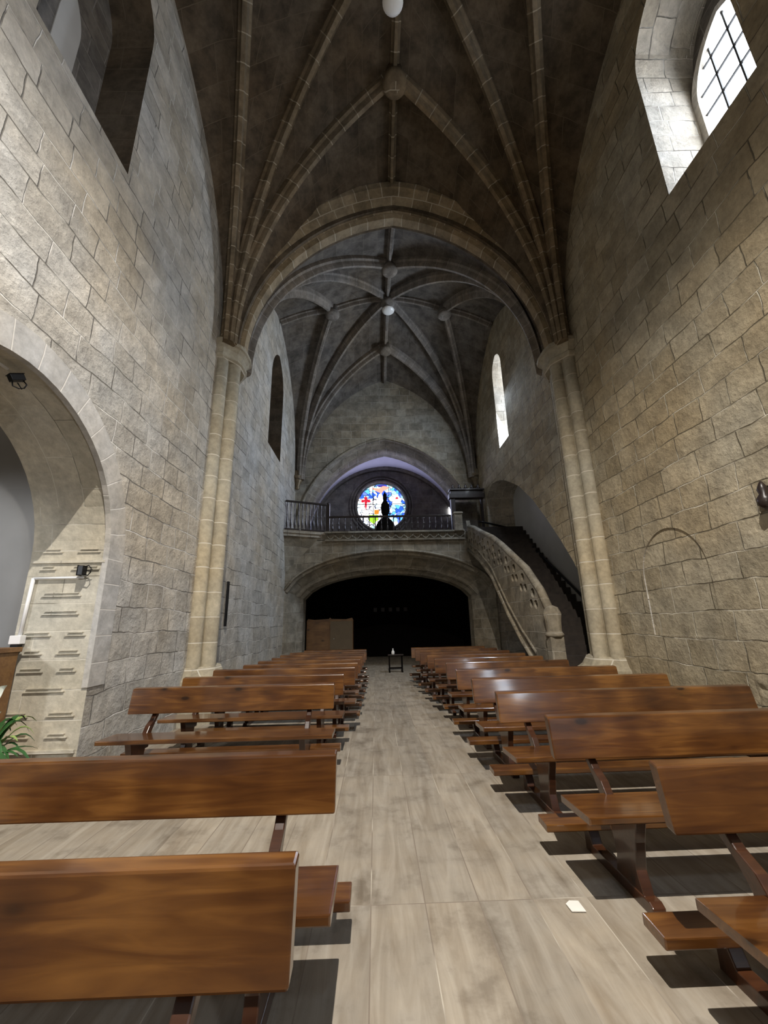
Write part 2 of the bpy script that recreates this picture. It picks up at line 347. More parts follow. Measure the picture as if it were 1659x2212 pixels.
# ------------------------------------------------------------------ side walls
ZW = 12.9
chapel = arch_pts(1.68, 4.72, 0.0, 2.30, 3.84)
winL1 = arch_pts(2.45, 3.90, 7.12, 9.6, 10.5)
winL2 = arch_pts(10.95, 12.50, 6.70, 9.1, 10.2)
wl = MB()
out = [(-8, 0), (1.68, 0)] + chapel[1:-1] + [(4.72, 0), (16.4, 0), (16.4, ZW), (-8, ZW)]
wl.prism([(XL, y, z) for y, z in out], (-0.88, 0, 0), 0, 1, [[(XL, y, z) for y, z in h] for h in (winL1, winL2)], 2)
struct(wl.build('wall_left', [M_left, M_jamb, M_web]), 'tall left nave wall of weathered pale ashlar with chapel arch', 'wall')

winR1 = arch_pts(2.80, 4.13, 7.13, 9.5, 10.4)
winR2 = arch_pts(11.18, 12.10, 6.94, 9.55, 10.12)
niche = [(7.9, 0.0), (7.9, 1.85), (8.03, 2.18), (8.28, 2.63), (8.76, 3.22), (9.32, 3.85), (10.0, 4.54), (10.85, 5.2), (11.4, 5.5), (11.96, 5.78), (12.5, 5.97), (12.91, 6.06), (13.3, 6.12), (13.72, 6.02), (13.98, 5.85), (14.11, 5.55), (14.11, 0.0)]
blind = arch_pts(4.92, 6.18, 1.25, 2.08, 2.72)
wr = MB()
out = [(-8, 0)] + niche + [(16.4, 0), (16.4, ZW), (-8, ZW)]
wr.prism([(XR, y, z) for y, z in out], (0.96, 0, 0), 0, 1, [[(XR, y, z) for y, z in h] for h in (winR1, winR2, blind)], 1)
struct(wr.build('wall_right', [M_right, M_left]), 'tall right nave wall of warm brown ashlar with stair recess', 'wall')
b_ = MB()
b_.prism([(XR + .020, y, z) for y, z in arch_pts(4.915, 6.185, 1.245, 2.08, 2.725)], (0.2, 0, 0))
struct(b_.build('trim_1', M_right), 'walled-up round-headed niche low in the right wall', 'blocked niche')
b_ = MB(); b_.box(5.1, 5.3, 7.6, 14.4, 0, 6.5)
struct(b_.build('wall_stair_recess', M_plaster), 'grey plastered back of the raking stair recess', 'wall')
from mathutils import noise
b_ = MB(); rows = []
for i in range(41):
    y = 3.1 + i * .04; row = []
    for j in range(31):
        z = -.02 + j * .033
        t = min(1, max(0, (z - .02) / .2)) * min(1, i / 5, (40 - i) / 5) * min(1, (30 - j) / 5)
        cell = noise.voronoi(Vector((y * 3.1, z * 4.2, 1.3)))[0]
        d_ = (cell[1] - cell[0]) * .10 + .05 * noise.noise(Vector((y * 9, z * 9, 4)))
        row.append((XR + .01 - max(-.02, (.03 + d_) * (t if z > .2 else min(1, i / 5, (40 - i) / 5))), y, z))
    rows.append(row)
b_.grid(rows, [[(p[1], p[2]) for p in r_] for r_ in rows])
struct(b_.build('trim_7', M_right), 'rough broken bedrock footing of the right wall', 'rubble')
# blocked openings of the left wall
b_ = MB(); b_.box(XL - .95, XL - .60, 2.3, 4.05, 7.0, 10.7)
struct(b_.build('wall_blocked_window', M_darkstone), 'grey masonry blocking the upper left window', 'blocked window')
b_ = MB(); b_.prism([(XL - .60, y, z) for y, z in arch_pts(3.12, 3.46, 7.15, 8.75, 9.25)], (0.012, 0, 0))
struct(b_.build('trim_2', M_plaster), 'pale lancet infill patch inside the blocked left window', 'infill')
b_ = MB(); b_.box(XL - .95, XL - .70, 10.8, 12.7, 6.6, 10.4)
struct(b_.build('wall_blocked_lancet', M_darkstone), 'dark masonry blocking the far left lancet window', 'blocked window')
# altar end behind the camera
b_ = MB(); b_.box(XL - 1, XR + 1, -8.3, -8, 0, ZW)
struct(b_.build('wall_altar', M_darkstone), 'ashlar wall at the altar end behind the viewer', 'wall')

# chapel arch ring of smooth voussoirs, 12 mm proud of the wall
ci = arch_pts(1.70, 4.70, 0.9, 2.30, 3.83, 14); co = arch_pts(1.42, 4.98, 0.9, 2.30, 4.13, 14)
vr = MB()
d = 0
for k in range(len(ci) - 1):
    a, b2, c2, d2 = ci[k], ci[k + 1], co[k + 1], co[k]; e = math.dist(a, b2)
    F = [(XL + .014, *p) for p in (a, b2, c2, d2)]
    vr.quad(F, [(d, 0.2), (d + e, 0.2), (d + e, .5), (d, .5)])
    vr.quad([(XL + .014, *d2), (XL + .014, *c2), (XL - .05, *c2), (XL - .05, *d2)])
    vr.quad([(XL + .014, *a), (XL + .014, *b2), (XL - .05, *b2), (XL - .05, *a)]); d += e
struct(vr.build('trim_3', M_vous), 'ring of smooth grey voussoirs around the chapel arch', 'arch trim')
# carved bands on the chapel jamb
cb = MB(); rr = random.Random(3)
for z in (0.42, 0.62, 0.86, 1.06, 1.24, 1.43, 1.66, 1.86, 2.16, 2.36, 2.62, 2.86):
    for (a, c) in ((-3.92, -3.58), (-3.50, -3.16)) if rr.random() < .7 else ((-3.80, -3.25),):
        a += rr.uniform(0, .08); c -= rr.uniform(0, .1)
        cb.box(a, c, 4.70, 4.73, z, z + .012); cb.box(a + .03, c - .03, 4.70, 4.73, z + .035, z + .045)
for z in (2.24, 0.28): cb.box(-3.95, -3.12, 4.695, 4.73, z, z + .03)
struct(cb.build('trim_4', M_jamb), 'shallow carved bands on the lit jamb of the chapel arch', 'carving')

# side chapel
ch = MB()
ch.box(-7.6, -7.4, 0.2, 5.7, 0, 5); ch.box(-7.4, XL - .88, 5.3, 5.6, 0, 5); ch.box(-7.4, XL - .88, 0.2, 0.4, 0, 5)
P = [[(x, 2.85 - 2.5 * math.cos(PI * k / 16), 2.9 + 2.3 * math.sin(PI * k / 16)) for k in range(17)] for x in (XL - .88, -7.5)]
ch.grid(P)
struct(ch.build('wall_chapel', M_plaster), 'white plastered side chapel seen through the left arch', 'wall')

# ------------------------------------------------------------------ vaults
def arc3(S, E, n=20):
    S, E = Vector(S), Vector(E); d = Vector((E.x - S.x, E.y - S.y, 0)); L = d.length; d.normalize(); H = E.z - S.z
    r = (L * L + H * H) / (2 * L); a1 = math.asin(min(1, H / r))
    if L > r: a1 = PI - a1
    return [S + d * (r - r * math.cos(a1 * k / n)) + Vector((0, 0, r * math.sin(a1 * k / n))) for k in range(n + 1)]
def rib(name, pts, parent, mat, w=0.11, dep=0.27, center=None, label=None):
    prof = [(-w, 0.06), (-w, -dep * .35), (-w * .62, -dep * .5), (-w * .5, -dep * .78), (-w * .34, -dep), (w * .34, -dep), (w * .5, -dep * .78), (w * .62, -dep * .5), (w, -dep * .35), (w, 0.06)]
    rows = []; UV = []; d = 0
    pts = [Vector(p) for p in pts]
    hd = (pts[-1] - pts[0]); hd.z = 0; hd.normalize(); side = hd.cross(Vector((0, 0, 1)))
    for i, p in enumerate(pts):
        t = (pts[min(i + 1, len(pts) - 1)] - pts[max(i - 1, 0)]).normalized()
        nrm = side.cross(t).normalized()
        if nrm.dot(Vector((0, 0, 1)) * 0.3 - hd) < 0 and nrm.z < 0: nrm = -nrm
        if i: d += (p - pts[i - 1]).length
        rows.append([tuple(p + side * a + nrm * b) for a, b in prof]); UV.append([(d, a + .5) for a, b in prof])
    m = MB(); m.grid(rows, UV, 0, False); m.quad(rows[0]); m.quad(rows[-1][::-1])
    o = m.build(name, mat, parent)
    if label: o['label'] = label
    return o

def vault(y0, y1, name, label, M_web=M_web, M_rib=M_rib):
    yc = (y0 + y1) / 2; bo = 1.85
    key = Vector((XC + .05, yc, 12.45)); bl = Vector((-1.33 - (.42 if y0 < 0 else 0), yc, 11.97)); brr = Vector((2.50, yc, 11.97))
    wlL = Vector((XL, yc, 11.45)); wlR = Vector((XR, yc, 11.30)); bn = Vector((XC + .04, y0 + bo, 11.92)); bf = Vector((XC, y1 - bo, 11.92))
    tn = Vector((XC + .06, y0, 11.40)); tf = Vector((XC, y1, 11.55))
    web = MB(); n = 20
    root = None; ribs = []
    for sx in (0, 1):
        for sy in (0, 1):
            wx = XL if sx == 0 else XR; wy = y0 if sy == 0 else y1
            S = Vector((wx + (.12 if sx == 0 else -.12), wy + (.10 if sy == 0 else -.10), ZS))
            S0 = Vector((wx, wy + (.05 if sy == 0 else -.05), ZS)); S4 = Vector((wx + (.3 if sx == 0 else -.3), wy, ZS))
            lat = (bl if sx == 0 else brr); wl_ = (wlL if sx == 0 else wlR); b_t = (bn if sy == 0 else bf); t_ = (tn if sy == 0 else tf)
            cur = [arc3(S0, wl_, n), arc3(S, lat, n), arc3(S, key, n), arc3(S, b_t, n), arc3(S4, t_, n)]
            for a, b2 in zip(cur, cur[1:]):
                m = 6; rows = []; UV = []; d = 0
                for k in range(n + 1):
                    w_ = (b2[k] - a[k]).length
                    if k: d += (a[k] - a[k - 1]).length
                    bulge = .10 * min(1, w_ / 1.5)
                    rows.append([tuple(a[k].lerp(b2[k], j / m) + Vector((0, 0, bulge * math.sin(PI * j / m)))) for j in range(m + 1)])
                    UV.append([(lerp(-w_ / 2, w_ / 2, j / m) + 20, d) for j in range(m + 1)])
                web.grid(rows, UV)
            ribs += [cur[1], cur[2], cur[3]]
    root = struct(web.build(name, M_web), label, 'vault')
    for c in ribs: rib('rib', c, root, M_rib)
    def ridge(a, b2, sag=0.0):
        pts = [a.lerp(b2, k / 8) + Vector((0, 0, .10 * math.sin(PI * k / 8))) for k in range(9)]
        rib('ridge_rib', pts, root, M_rib, .085, .20)
    for a, b2 in ((wlL, bl), (bl, key), (key, brr), (brr, wlR), (tn, bn), (bn, key), (key, bf), (bf, tf)): ridge(a, b2)
    for p in (key, bl, brr, bn, bf):
        m = MB(); m.lathe([(0.10, -.40), (0.20, -.39), (0.235, -.34), (0.235, -.24), (0.19, -.20), (0.17, 0.05)], tuple(p), 20); m.build('boss', M_rib, root)
    return root, key
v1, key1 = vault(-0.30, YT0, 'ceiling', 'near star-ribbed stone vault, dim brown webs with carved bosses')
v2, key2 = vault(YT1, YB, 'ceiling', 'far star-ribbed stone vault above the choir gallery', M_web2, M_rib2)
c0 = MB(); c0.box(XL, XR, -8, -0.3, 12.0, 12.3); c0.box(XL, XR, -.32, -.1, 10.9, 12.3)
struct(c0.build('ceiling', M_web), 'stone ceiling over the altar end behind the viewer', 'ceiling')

# transverse arch between the two bays
def sweep_arch(name, x0, x1, z0, zap, sec, mat, label, cat):
    """sec: list of (y, offset outward)"""
    n = 28; rows = []; UV = []
    pts = arch_pts(x0, x1, z0, z0, zap, n)[0:]; cx = (x0 + x1) / 2; d = 0
    nn = len(pts)
    for i, (x, z) in enumerate(pts):
        a = pts[max(i - 1, 0)]; b2 = pts[min(i + 1, nn - 1)]; t = Vector((b2[0] - a[0], b2[1] - a[1])).normalized(); nv = Vector((-t.y, t.x))
        if i: d += math.dist(pts[i], pts[i - 1])
        acc = 0; uvr = []; row = []
        for j, (y, o) in enumerate(sec):
            if j: acc += math.dist(sec[j], sec[j - 1])
            row.append((x + nv.x * o, y, z + nv.y * o)); uvr.append((d, acc))
        rows.append(row); UV.append(uvr)
    m = MB(); m.grid(rows, UV, 0, False)
    return struct(m.build(name, mat), label, cat)
sweep_arch('wall_transverse_arch', -2.72, 3.84, ZS, 10.82, [(YT0 - .16, .66), (YT0 - .16, .50), (YT0 - .10, .44), (YT0 + .13, .07), (YT0 + .16, .09), (YT0 + .20, 0), (YT1 - .20, 0), (YT1 - .16, .09), (YT1 - .13, .07), (YT1 + .06, .42), (YT1 + .08, .5), (YT1 + .08, .66)], M_arch, 'broad pointed stone arch crossing the nave between the vaults', 'arch')
# filling above it
ap = arch_pts(-2.80, 3.92, ZS, ZS, 10.93, 24)
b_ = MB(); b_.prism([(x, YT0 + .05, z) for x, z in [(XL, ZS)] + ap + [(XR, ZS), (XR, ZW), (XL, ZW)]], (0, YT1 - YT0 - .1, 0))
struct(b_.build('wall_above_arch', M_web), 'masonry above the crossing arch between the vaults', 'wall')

# ------------------------------------------------------------------ compound columns
def column(x, s, label):
    """s=+1: left wall (shafts project toward +x)"""
    r = empty('stone_column', (x, 7.5, 0), label, 'column')
    sh = [(x + s * .06, 7.14, .120), (x + s * .22, 7.38, .130), (x + s * .09, 7.72, .120), (x + s * .03, 7.90, .100)]
    def L(v): return v
    for (sx, sy, sr) in sh:
        m = MB(); m.lathe([(sr, .82), (sr, 6.76)], (sx - x, sy - 7.5, 0), 24, cap=False); m.build('shaft', M_col, r)
    m = MB(); m.box(min(0, s * .16), max(0, s * .16), -.36, .36, .8, 6.8); m.build('core', M_col, r)
    def ring(prof, n=10):
        mm = MB(); rows = []; UV = []
        for off, z in prof:
            pts = []
            ol = [(0, 7.00), (.12, 7.00), (.20, 7.12), (.31, 7.25), (.36, 7.36), (.36, 7.66), (.31, 7.77), (.20, 7.90), (.12, 8.02), (0, 8.02)]
            for i, (dx, yy) in enumerate(ol):
                ny = -1 if yy < 7.3 else (1 if yy > 7.7 else 0); nx = 1 if dx > .15 else 0
                pts.append((s * (dx + off * nx * (1 if dx > .3 else .6)), yy - 7.5 + off * ny * .8, z))
            rows.append(pts); UV.append([(q[1] + .4, z) for q in pts])
        mm.grid(rows, UV, 0, False); mm.quad(rows[-1]); mm.quad(rows[0][::-1]); return mm
    ring([(-.02, 6.70), (.03, 6.74), (.03, 6.79), (-.01, 6.83), (.02, 6.93), (.07, 7.0), (.10, 7.02), (.10, 7.09), (.03, 7.15), (-.02, 7.2)]).build('capital', M_col, r)
    ring([(.10, 0), (.10, .56), (.12, .58), (.12, .66), (.05, .72), (.02, .78), (-.02, .86)]).build('base', M_col, r)
    return r
column(XL, 1, 'tall clustered column with plain capital on the left nave wall')
column(XR, -1, 'tall clustered column with plain capital on the right nave wall, beside the stair')
for x, s, lb in ((XL, 1, 'small carved corbel below the far ribs on the left wall'), (XR, -1, 'small carved corbel below the far ribs, above the stair head')):
    r = empty('rib_corbel', (x, 15.05, 6.6), lb, 'corbel')
    m = MB(); m.lathe([(0.05, 0), (.10, .05), (.07, .12), (.13, .28), (.20, .40)], (s * .10, 0, 0), 12); m.build('bracket', M_rib, r)
    m = MB(); m.lathe([(.20, .40), (.25, .43), (.25, .52), (.18, .56), (.16, .75)], (s * .10, 0, 0), 12); m.build('capital', M_rib, r)

# ------------------------------------------------------------------ far wall with pointed arch, choir room, rose
pa = arch_pts(XC - .06 - 3.52, XC - .06 + 3.52, 4.6, 4.62, 8.77, 16)
b_ = MB()
b_.prism([(x, YB, z) for x, z in [(XL - .1, 4.6)] + pa + [(XR + .1, 4.6), (XR + .1, ZW), (XL - .1, ZW)]], (0, .16, 0))
pi_ = arch_pts(XC - .04 - 3.25, XC - .04 + 3.25, 4.6, 4.62, 8.52, 16)
A = [(x, YB + .10, z) for x, z in pa]; Bq = [(x, 16.25, z) for x, z in pi_]
rows = [[A[i], tuple(Vector(A[i]).lerp(Vector(Bq[i]), .12) + Vector((0, 0, .0))), tuple(Vector(A[i]).lerp(Vector(Bq[i]), .5)), Bq[i]] for i in range(len(A))]
b_.grid(rows)
b_.prism([(x, 16.25, z) for x, z in [(XL - .5, 4.6)] + pi_ + [(XR + .5, 4.6), (XR + .5, 10.5), (XL - .5, 10.5)]], (0, .1, 0))
# raised hood moulding
hm = arch_pts(XC - .06 - 3.54, XC - .06 + 3.54, 4.6, 4.62, 8.84, 16)
b_.tube([(x, YB - .02, z) for x, z in hm[1:-1]], .05, 6)
struct(b_.build('wall_back', M_back), 'far nave wall with wide pointed choir arch', 'wall')

ROX, ROZ, ROY, RR = 0.36, 7.05, 19.0, 1.19
rw = MB()
circ = [(ROX + (RR + .02) * math.cos(2 * PI * k / 48), ROY, ROZ + (RR + .02) * math.sin(2 * PI * k / 48)) for k in range(48)]
rw.prism([(-4.4, ROY, 4.6), (5.4, ROY, 4.6), (5.4, ROY, 10.2), (-4.4, ROY, 10.2)], (0, .5, 0), holes=[circ])
struct(rw.build('wall_rose', M_darkstone), 'dark choir end wall pierced by the round window', 'wall')
fr = MB()
def torus(mb, c, R, r, n=48, m=8, y=0):
    P = [[(c[0] + (R + r * math.cos(2 * PI * j / m)) * math.cos(2 * PI * i / n), c[1] + y + r * math.sin(2 * PI * j / m) * 1.2, c[2] + (R + r * math.cos(2 * PI * j / m)) * math.sin(2 * PI * i / n)) for j in range(m + 1)] for i in range(n + 1)]
    mb.grid(P)
for R_, r_ in ((1.27, .06), (1.40, .045), (1.54, .055)): torus(fr, (ROX, ROY - .02, ROZ), R_, r_)
win1 = struct(bpy.data.objects.new('window_1', None), 'round stained glass window glowing blue, white and red', 'window'); COL.objects.link(win1); win1.location = (ROX, ROY, ROZ)
fo = fr.build('window_frame', M_darkstone, win1); fo.matrix_parent_inverse = Matrix.Translation((-ROX, -ROY, -ROZ))
g = MB(); g.prism([(RR * math.cos(2 * PI * k / 48), 0.25, RR * math.sin(2 * PI * k / 48)) for k in range(48)], (0, .02, 0)); go = g.build('glass', M_rose, win1)
def piece(poly, mat, nm='glass_piece', y=.225):
    m = MB(); m.prism([(RR * x, y, RR * z) for x, z in poly], (0, .02, 0)); return m.build(nm, mat, win1)
E_red = emit('red_glass', (0.80, 0.02, 0.05), 1.1); E_grn = emit('green_glass', (0.45, 0.85, 0.05), 1.3); E_org = emit('orange_glass', (0.95, 0.30, 0.03), 1.2)
E_sal = emit('salmon_glass', (1.0, 0.42, 0.30), 1.5); E_wht = emit('white_glass', (1, 1, 1), 2.6); E_ind = emit('indigo_glass', (0.08, 0.06, 0.45), 1.2)
def cr(x, z): return (x - .66 + .0, z + .28)
cross = [(0, -.36), (.045, -.15), (.05, 0.02), (.13, -.02), (.21, .03), (.17, .07), (.21, .12), (.12, .11), (.055, .10), (.05, .17), (.08, .21), (.04, .22), (0, .27), (-.04, .22), (-.08, .21), (-.05, .17), (-.055, .10), (-.12, .11), (-.21, .12), (-.17, .07), (-.21, .03), (-.13, -.02), (-.05, .02), (-.045, -.15)]
piece([(x - .65, z + .22) for x, z in cross], E_red)
piece([(-.53, -.34), (-.14, -.34), (-.15, -.55), (-.35, -.72), (-.55, -.55)], E_grn)
piece([(-.30, -.12), (-.10, -.12), (-.12, -.30), (-.30, -.32)], E_org)
piece([(-.40, .86), (-.1, .82), (.1, .93), (.35, .88), (.30, .80), (.1, .72), (.02, .60), (-.12, .66), (-.32, .76)], E_sal)
piece([(-.25, .95), (.0, .90), (.25, .93), (.1, .98), (-.1, .98)], E_ind)
piece([(.48, .1), (.82, .1), (.80, .34), (.72, .50), (.62, .54), (.54, .46), (.49, .32)], E_wht)
piece([(.58, .34), (.72, .34), (.70, .42), (.62, .42)], E_red, y=.205)
piece([(-.12, .02), (.05, .0), (.08, .4), (.0, .62), (-.1, .55), (-.2, .25)], E_wht)
lead = MB()
for xx in (-.34, .32): lead.box(RR * xx - .012, RR * xx + .012, .19, .22, -RR * .95, RR * .95)
lead.box(-RR * .99, RR * .99, .19, .22, RR * .12 - .010, RR * .12 + .010)
lead.build('glazing_bar', M_iron, win1)
# choir room shell
cr_ = MB()
fm = arch_pts(XC - 3.55, XC + 3.55, 4.6, 6.2, 9.02, 16); fi = arch_pts(XC - 3.45, XC + 3.45, 4.6, 4.8, 9.0, 16)
n = min(len(fm), len(fi))
cr_.grid([[(fi[i][0], 16.3, fi[i][1]), (lerp(fi[i][0], fm[i][0], .5), 17.7, lerp(fi[i][1], fm[i][1], .5) + .12), (fm[i][0], ROY + .02, fm[i][1])] for i in range(n)])
struct(cr_.build('ceiling', M_rosetint), 'white plaster choir vault around the round window, tinted lavender for its light', 'vault')
rb = MB(); rb.tube([(x, ROY - .05, z) for x, z in fm[1:-1]], .16, 6)
struct(rb.build('trim_5', M_darkstone), 'dark formeret rib arching over the round window', 'rib')

# ------------------------------------------------------------------ gallery (stone slab on a wide low arch)
def ell(xa, xb, z0, zc, n=24):
    c = (xa + xb) / 2; a = (xb - xa) / 2 * 1.02; H = zc - z0
    return [(xa + (xb - xa) * k / n, z0 + H * math.sqrt(max(0, 1 - ((xa + (xb - xa) * k / n - c) / a) ** 2))) for k in range(n + 1)]
GY = 14.0
F = ell(XL, XR, 2.30, 3.92); Bk = ell(-2.62, 3.52, 2.18, 3.27)
gb = MB()
gb.prism([(x, GY, z) for x, z in F] + [(XR, GY, 4.36), (XL, GY, 4.36)], (0, .12, 0))
seq = []
for k in range(25):
    A = Vector((F[k][0], GY + .02, F[k][1])); Bv = Vector((Bk[k][0], GY + 1.0, Bk[k][1]))
    c = Vector((XC, GY + .5, 0)); rad = Vector((A.x - XC, 0, A.z - 0)).normalized()
    row = [A, A + Vector((0, .06, 0)) - rad * .10, A.lerp(Bv, .12) - rad * .05, A.lerp(Bv, .22) + rad * .02, A.lerp(Bv, .62) + rad * .02, A.lerp(Bv, .70) - rad * .05, A.lerp(Bv, .78) + rad * .02, Bv, Bv + Vector((0, .5, 0))]
    seq.append([tuple(p) for p in row])
gb.grid(seq, [[(k * .3, j * .2) for j in range(9)] for k in range(25)], 0, False)
for (xf, xb) in ((XL, -2.62), (XR, 3.52)):
    za = F[0][1]
    gb.quad([(xf, GY + .02, 0), (xb, GY + 1.0, 0), (xb, GY + 1.0, Bk[0][1] + .02), (xf, GY + .02, F[0][1] + .02)])
    gb.quad([(xb, GY + 1.0, 0), (xb, GY + 1.5, 0), (xb, GY + 1.5, Bk[0][1] + .02), (xb, GY + 1.0, Bk[0][1] + .02)])
    gb.box(min(xf, xb), max(xf, xb), GY + 1.5, GY + 1.6, 0, 4.3)
gb.prism([(x, GY + 1.5, z) for x, z in Bk] + [(3.52, GY + 1.5, 4.36), (-2.62, GY + 1.5, 4.36)], (0, .1, 0))
gb.box(XL, XR + .9, GY, ROY, 4.34, 4.60)
gal = struct(gb.build('wall_gallery', M_back), 'choir gallery front over a wide low moulded arch', 'gallery')
mo = MB(); mo.tube([(x, GY - .03, z + .03) for x, z in F], .045, 6); mo.box(-1.75, 3.2, GY - .10, GY, 4.30, 4.36); mo.box(-1.75, 3.2, GY - .12, GY, 4.58, 4.64)
for k in range(16):
    x = -1.55 + k * .305
    mo.tube([(x + .13 * math.cos(a * PI / 8), GY - .04, 4.58 - .20 * math.sin(a * PI / 8)) for a in range(9)], .022, 5)
    mo.lathe([(0.0, 0), (.03, .0), (.02, .08)], (x + .152, GY - .05, 4.44), 6)
mo.box(-1.75, 3.2, GY - .015, GY + .02, 4.36, 4.60)
struct(mo.build('trim_6', M_back), 'scalloped stone cornice along the gallery edge', 'cornice')
# space under the gallery
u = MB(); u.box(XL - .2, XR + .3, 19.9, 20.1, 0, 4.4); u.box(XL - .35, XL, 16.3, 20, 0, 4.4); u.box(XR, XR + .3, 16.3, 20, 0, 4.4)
struct(u.build('wall_porch', M_blk), 'near-black panelled wall under the gallery', 'wall')  # wall colour carries the gloom below the gallery
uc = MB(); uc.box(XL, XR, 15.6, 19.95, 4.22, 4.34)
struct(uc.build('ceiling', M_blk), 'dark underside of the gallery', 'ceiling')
dr = struct(bpy.data.objects.new('door_1', None), 'dark wooden entrance door with small dull panes under the gallery', 'door'); COL.objects.link(dr); dr.location = (0.65, 19.8, 0)
m = MB(); m.box(-1.0, 1.0, -.05, .08, 0, 2.6); m.build('door_leaf', M_blk, dr)
for k in range(5):
    m = MB(); x = -.75 + k * .36; m.box(x, x + .16, -.07, -.04, 2.02, 2.20); m.build('pane', M_balus, dr)

# balcony at the left end of the gallery
bal = empty('corner_balcony', (XL, 13.42, 4.5), 'angled stone balcony ledge at the left end of the gallery', 'balcony')
m = MB(); poly = [(0, 0), (1.47, .62), (1.47, .90), (0, .90)]
m.prism([(x, y, .04) for x, y in poly], (0, 0, .10)); m.prism([(x * .99, y + .05, -.06) for x, y in poly], (0, 0, .12)); m.build('ledge', M_left, bal)
m = MB()
m.prism([(0, .12, -.06), (1.3, .66, -.06), (1.3, .72, -.06), (0, .72, -.06)], (0, 0, .02))
m.quad([(0, .12, -.06), (1.2, .6, -.06), (.15, .60, -1.15), (0, .55, -1.25)]); m.quad([(1.2, .6, -.06), (.15, .6, -1.15), (.2, .62, -1.0), (1.25, .62, -.06)])
m.build('corbelling', M_back, bal)
def baluster(h):
    m = MB(); m.lathe([(.018, 0), (.018, .04 * h), (.030, .10 * h), (.034, .2 * h), (.022, .34 * h), (.014, .48 * h), (.024, .52 * h), (.014, .56 * h), (.016, .8 * h), (.024, .9 * h), (.018, .94 * h), (.018, h)], (0, 0, 0), 8, cap=False); return m
def railing(P, Q, h, nb, label, name='balustrade'):
    P, Q = Vector(P), Vector(Q); r = empty(name, P, label, 'railing'); d = Q - P; t = d.normalized(); ang = math.atan2(d.y, d.x)
    m = MB(); m.box(0, d.length, -.045, .045, h - .05, h + .01); a = m.build('handrail', M_balus, r, .008); a.rotation_euler.z = ang
    m = MB(); m.box(0, d.length, -.04, .04, 0, .05); a = m.build('bottom_rail', M_balus, r); a.rotation_euler.z = ang
    first = baluster(h - .1).build('baluster', M_balus, r)
    for k in range(nb):
        b2 = first if k == 0 else first.copy()
        if k: COL.objects.link(b2)
        b2.parent = r; b2.location = d * ((k + .5) / nb) + Vector((0, 0, .05))
    return r
railing((XL + .03, 13.46, 4.64), (-1.72, 14.03, 4.64), 1.04, 11, 'short angled dark balustrade on the left corner balcony')
railing((-1.62, 14.12, 4.64), (2.78, 14.12, 4.64), .60, 20, 'long low dark balustrade along the gallery front')
m = MB(); m.box(-.06, .06, -.06, .06, 0, 1.30); m.lathe([(.06, 1.3), (.075, 1.32), (.05, 1.38), (0.02, 1.40)], n=12)
np_ = m.build('newel_post', M_balus); np_.location = (-1.67, 14.07, 4.36); tag(np_, 'dark square newel post where the two gallery balustrades meet', 'post')
m = MB(); m.box(-.14, .14, -.15, .15, 0, .70); m.box(-.17, .17, -.18, .18, .62, .68); m.box(-.16, .16, -.17, .17, 0, .06)
sp = m.build('stone_pedestal', M_back, bevel=.01); sp.location = (3.0, 14.02, 4.60); tag(sp, 'squat stone pedestal at the right end of the gallery balustrade', 'pedestal')

# portal over the stair head
r = empty('stair_portal', (2.85, 14.35, 4.6), 'dark wooden portal frame with heavy cornice above the stair head', 'portal')
m = MB(); m.box(0, .16, -.08, .08, 0, 1.35); m.build('post', M_balus, r)
m = MB(); m.box(1.12, 1.20, -.06, .06, 0, 1.35); m.build('post', M_balus, r)
m = MB(); m.box(-.06, 1.26, -.14, .14, 1.32, 1.50); m.box(.0, 1.22, -.10, .10, 1.50, 1.62); m.box(-.04, 1.26, -.16, .16, 1.62, 1.68); m.build('lintel', M_balus, r, .01)
m = MB()
for k in range(5): m.lathe([(.05, 0), (.09, .05), (.03, .12), (.05, .16), (.0, .22)], (.12 + k * .24, 0, 1.68), 8)
m.build('cresting', M_balus, r)
m = MB(); m.box(.16, 1.12, .55, .60, 0, 1.35); m.build('back_panel', M_darkstone, r)

# figure statue seen against the window, choir seats
r = empty('robed_statue', (0.46, 16.4, 4.60), 'dark robed statue silhouetted against the round window', 'statue')
m = MB(); m.lathe([(.46, 0), (.47, .3), (.45, .6), (.38, .85), (.30, 1.0), (.14, 1.16), (.10, 1.22)], n=20); m.build('pedestal', M_blk, r)
m = MB(); m.lathe([(.10, 1.2), (.16, 1.38), (.18, 1.6), (.16, 1.76), (.09, 1.88), (.07, 1.92)], n=16); m.build('robe', M_blk, r)
m = MB(); m.lathe([(.05, 1.90), (.085, 1.97), (.09, 2.05), (.06, 2.13)], n=14); m.build('head', M_blk, r)
m = MB(); m.lathe([(.065, 2.12), (.085, 2.16), (.03, 2.26), (.01, 2.32)], n=10); m.build('crown', M_blk, r)
first = None
for k in range(13):
    if first is None:
        first = empty('choir_chair', (0, 0, 0), 'x', 'chair')
        m = MB(); m.box(-.20, .20, -.18, .20, .40, .44); m.build('seat', M_blk, first)
        m = MB(); m.prism([(x, -.17, z) for x, z in arch_pts(-.18, .18, .44, .66, .80, 6)], (0, .03, 0)); m.build('backrest', M_blk, first)
        for sx in (-.17, .17):
            for sy in (-.15, .17): m = MB(); m.box(sx - .02, sx + .02, sy - .02, sy + .02, 0, .40); m.build('leg', M_blk, first)
        c = first
    else: c = copy_tree(first)
    c.location = (-2.35 + k * .46, 17.3 + .04 * (k % 3), 4.60)
    tag(c, 'dark round-backed chair in the row behind the gallery balustrade', 'chair', 'chairs behind the gallery balustrade')

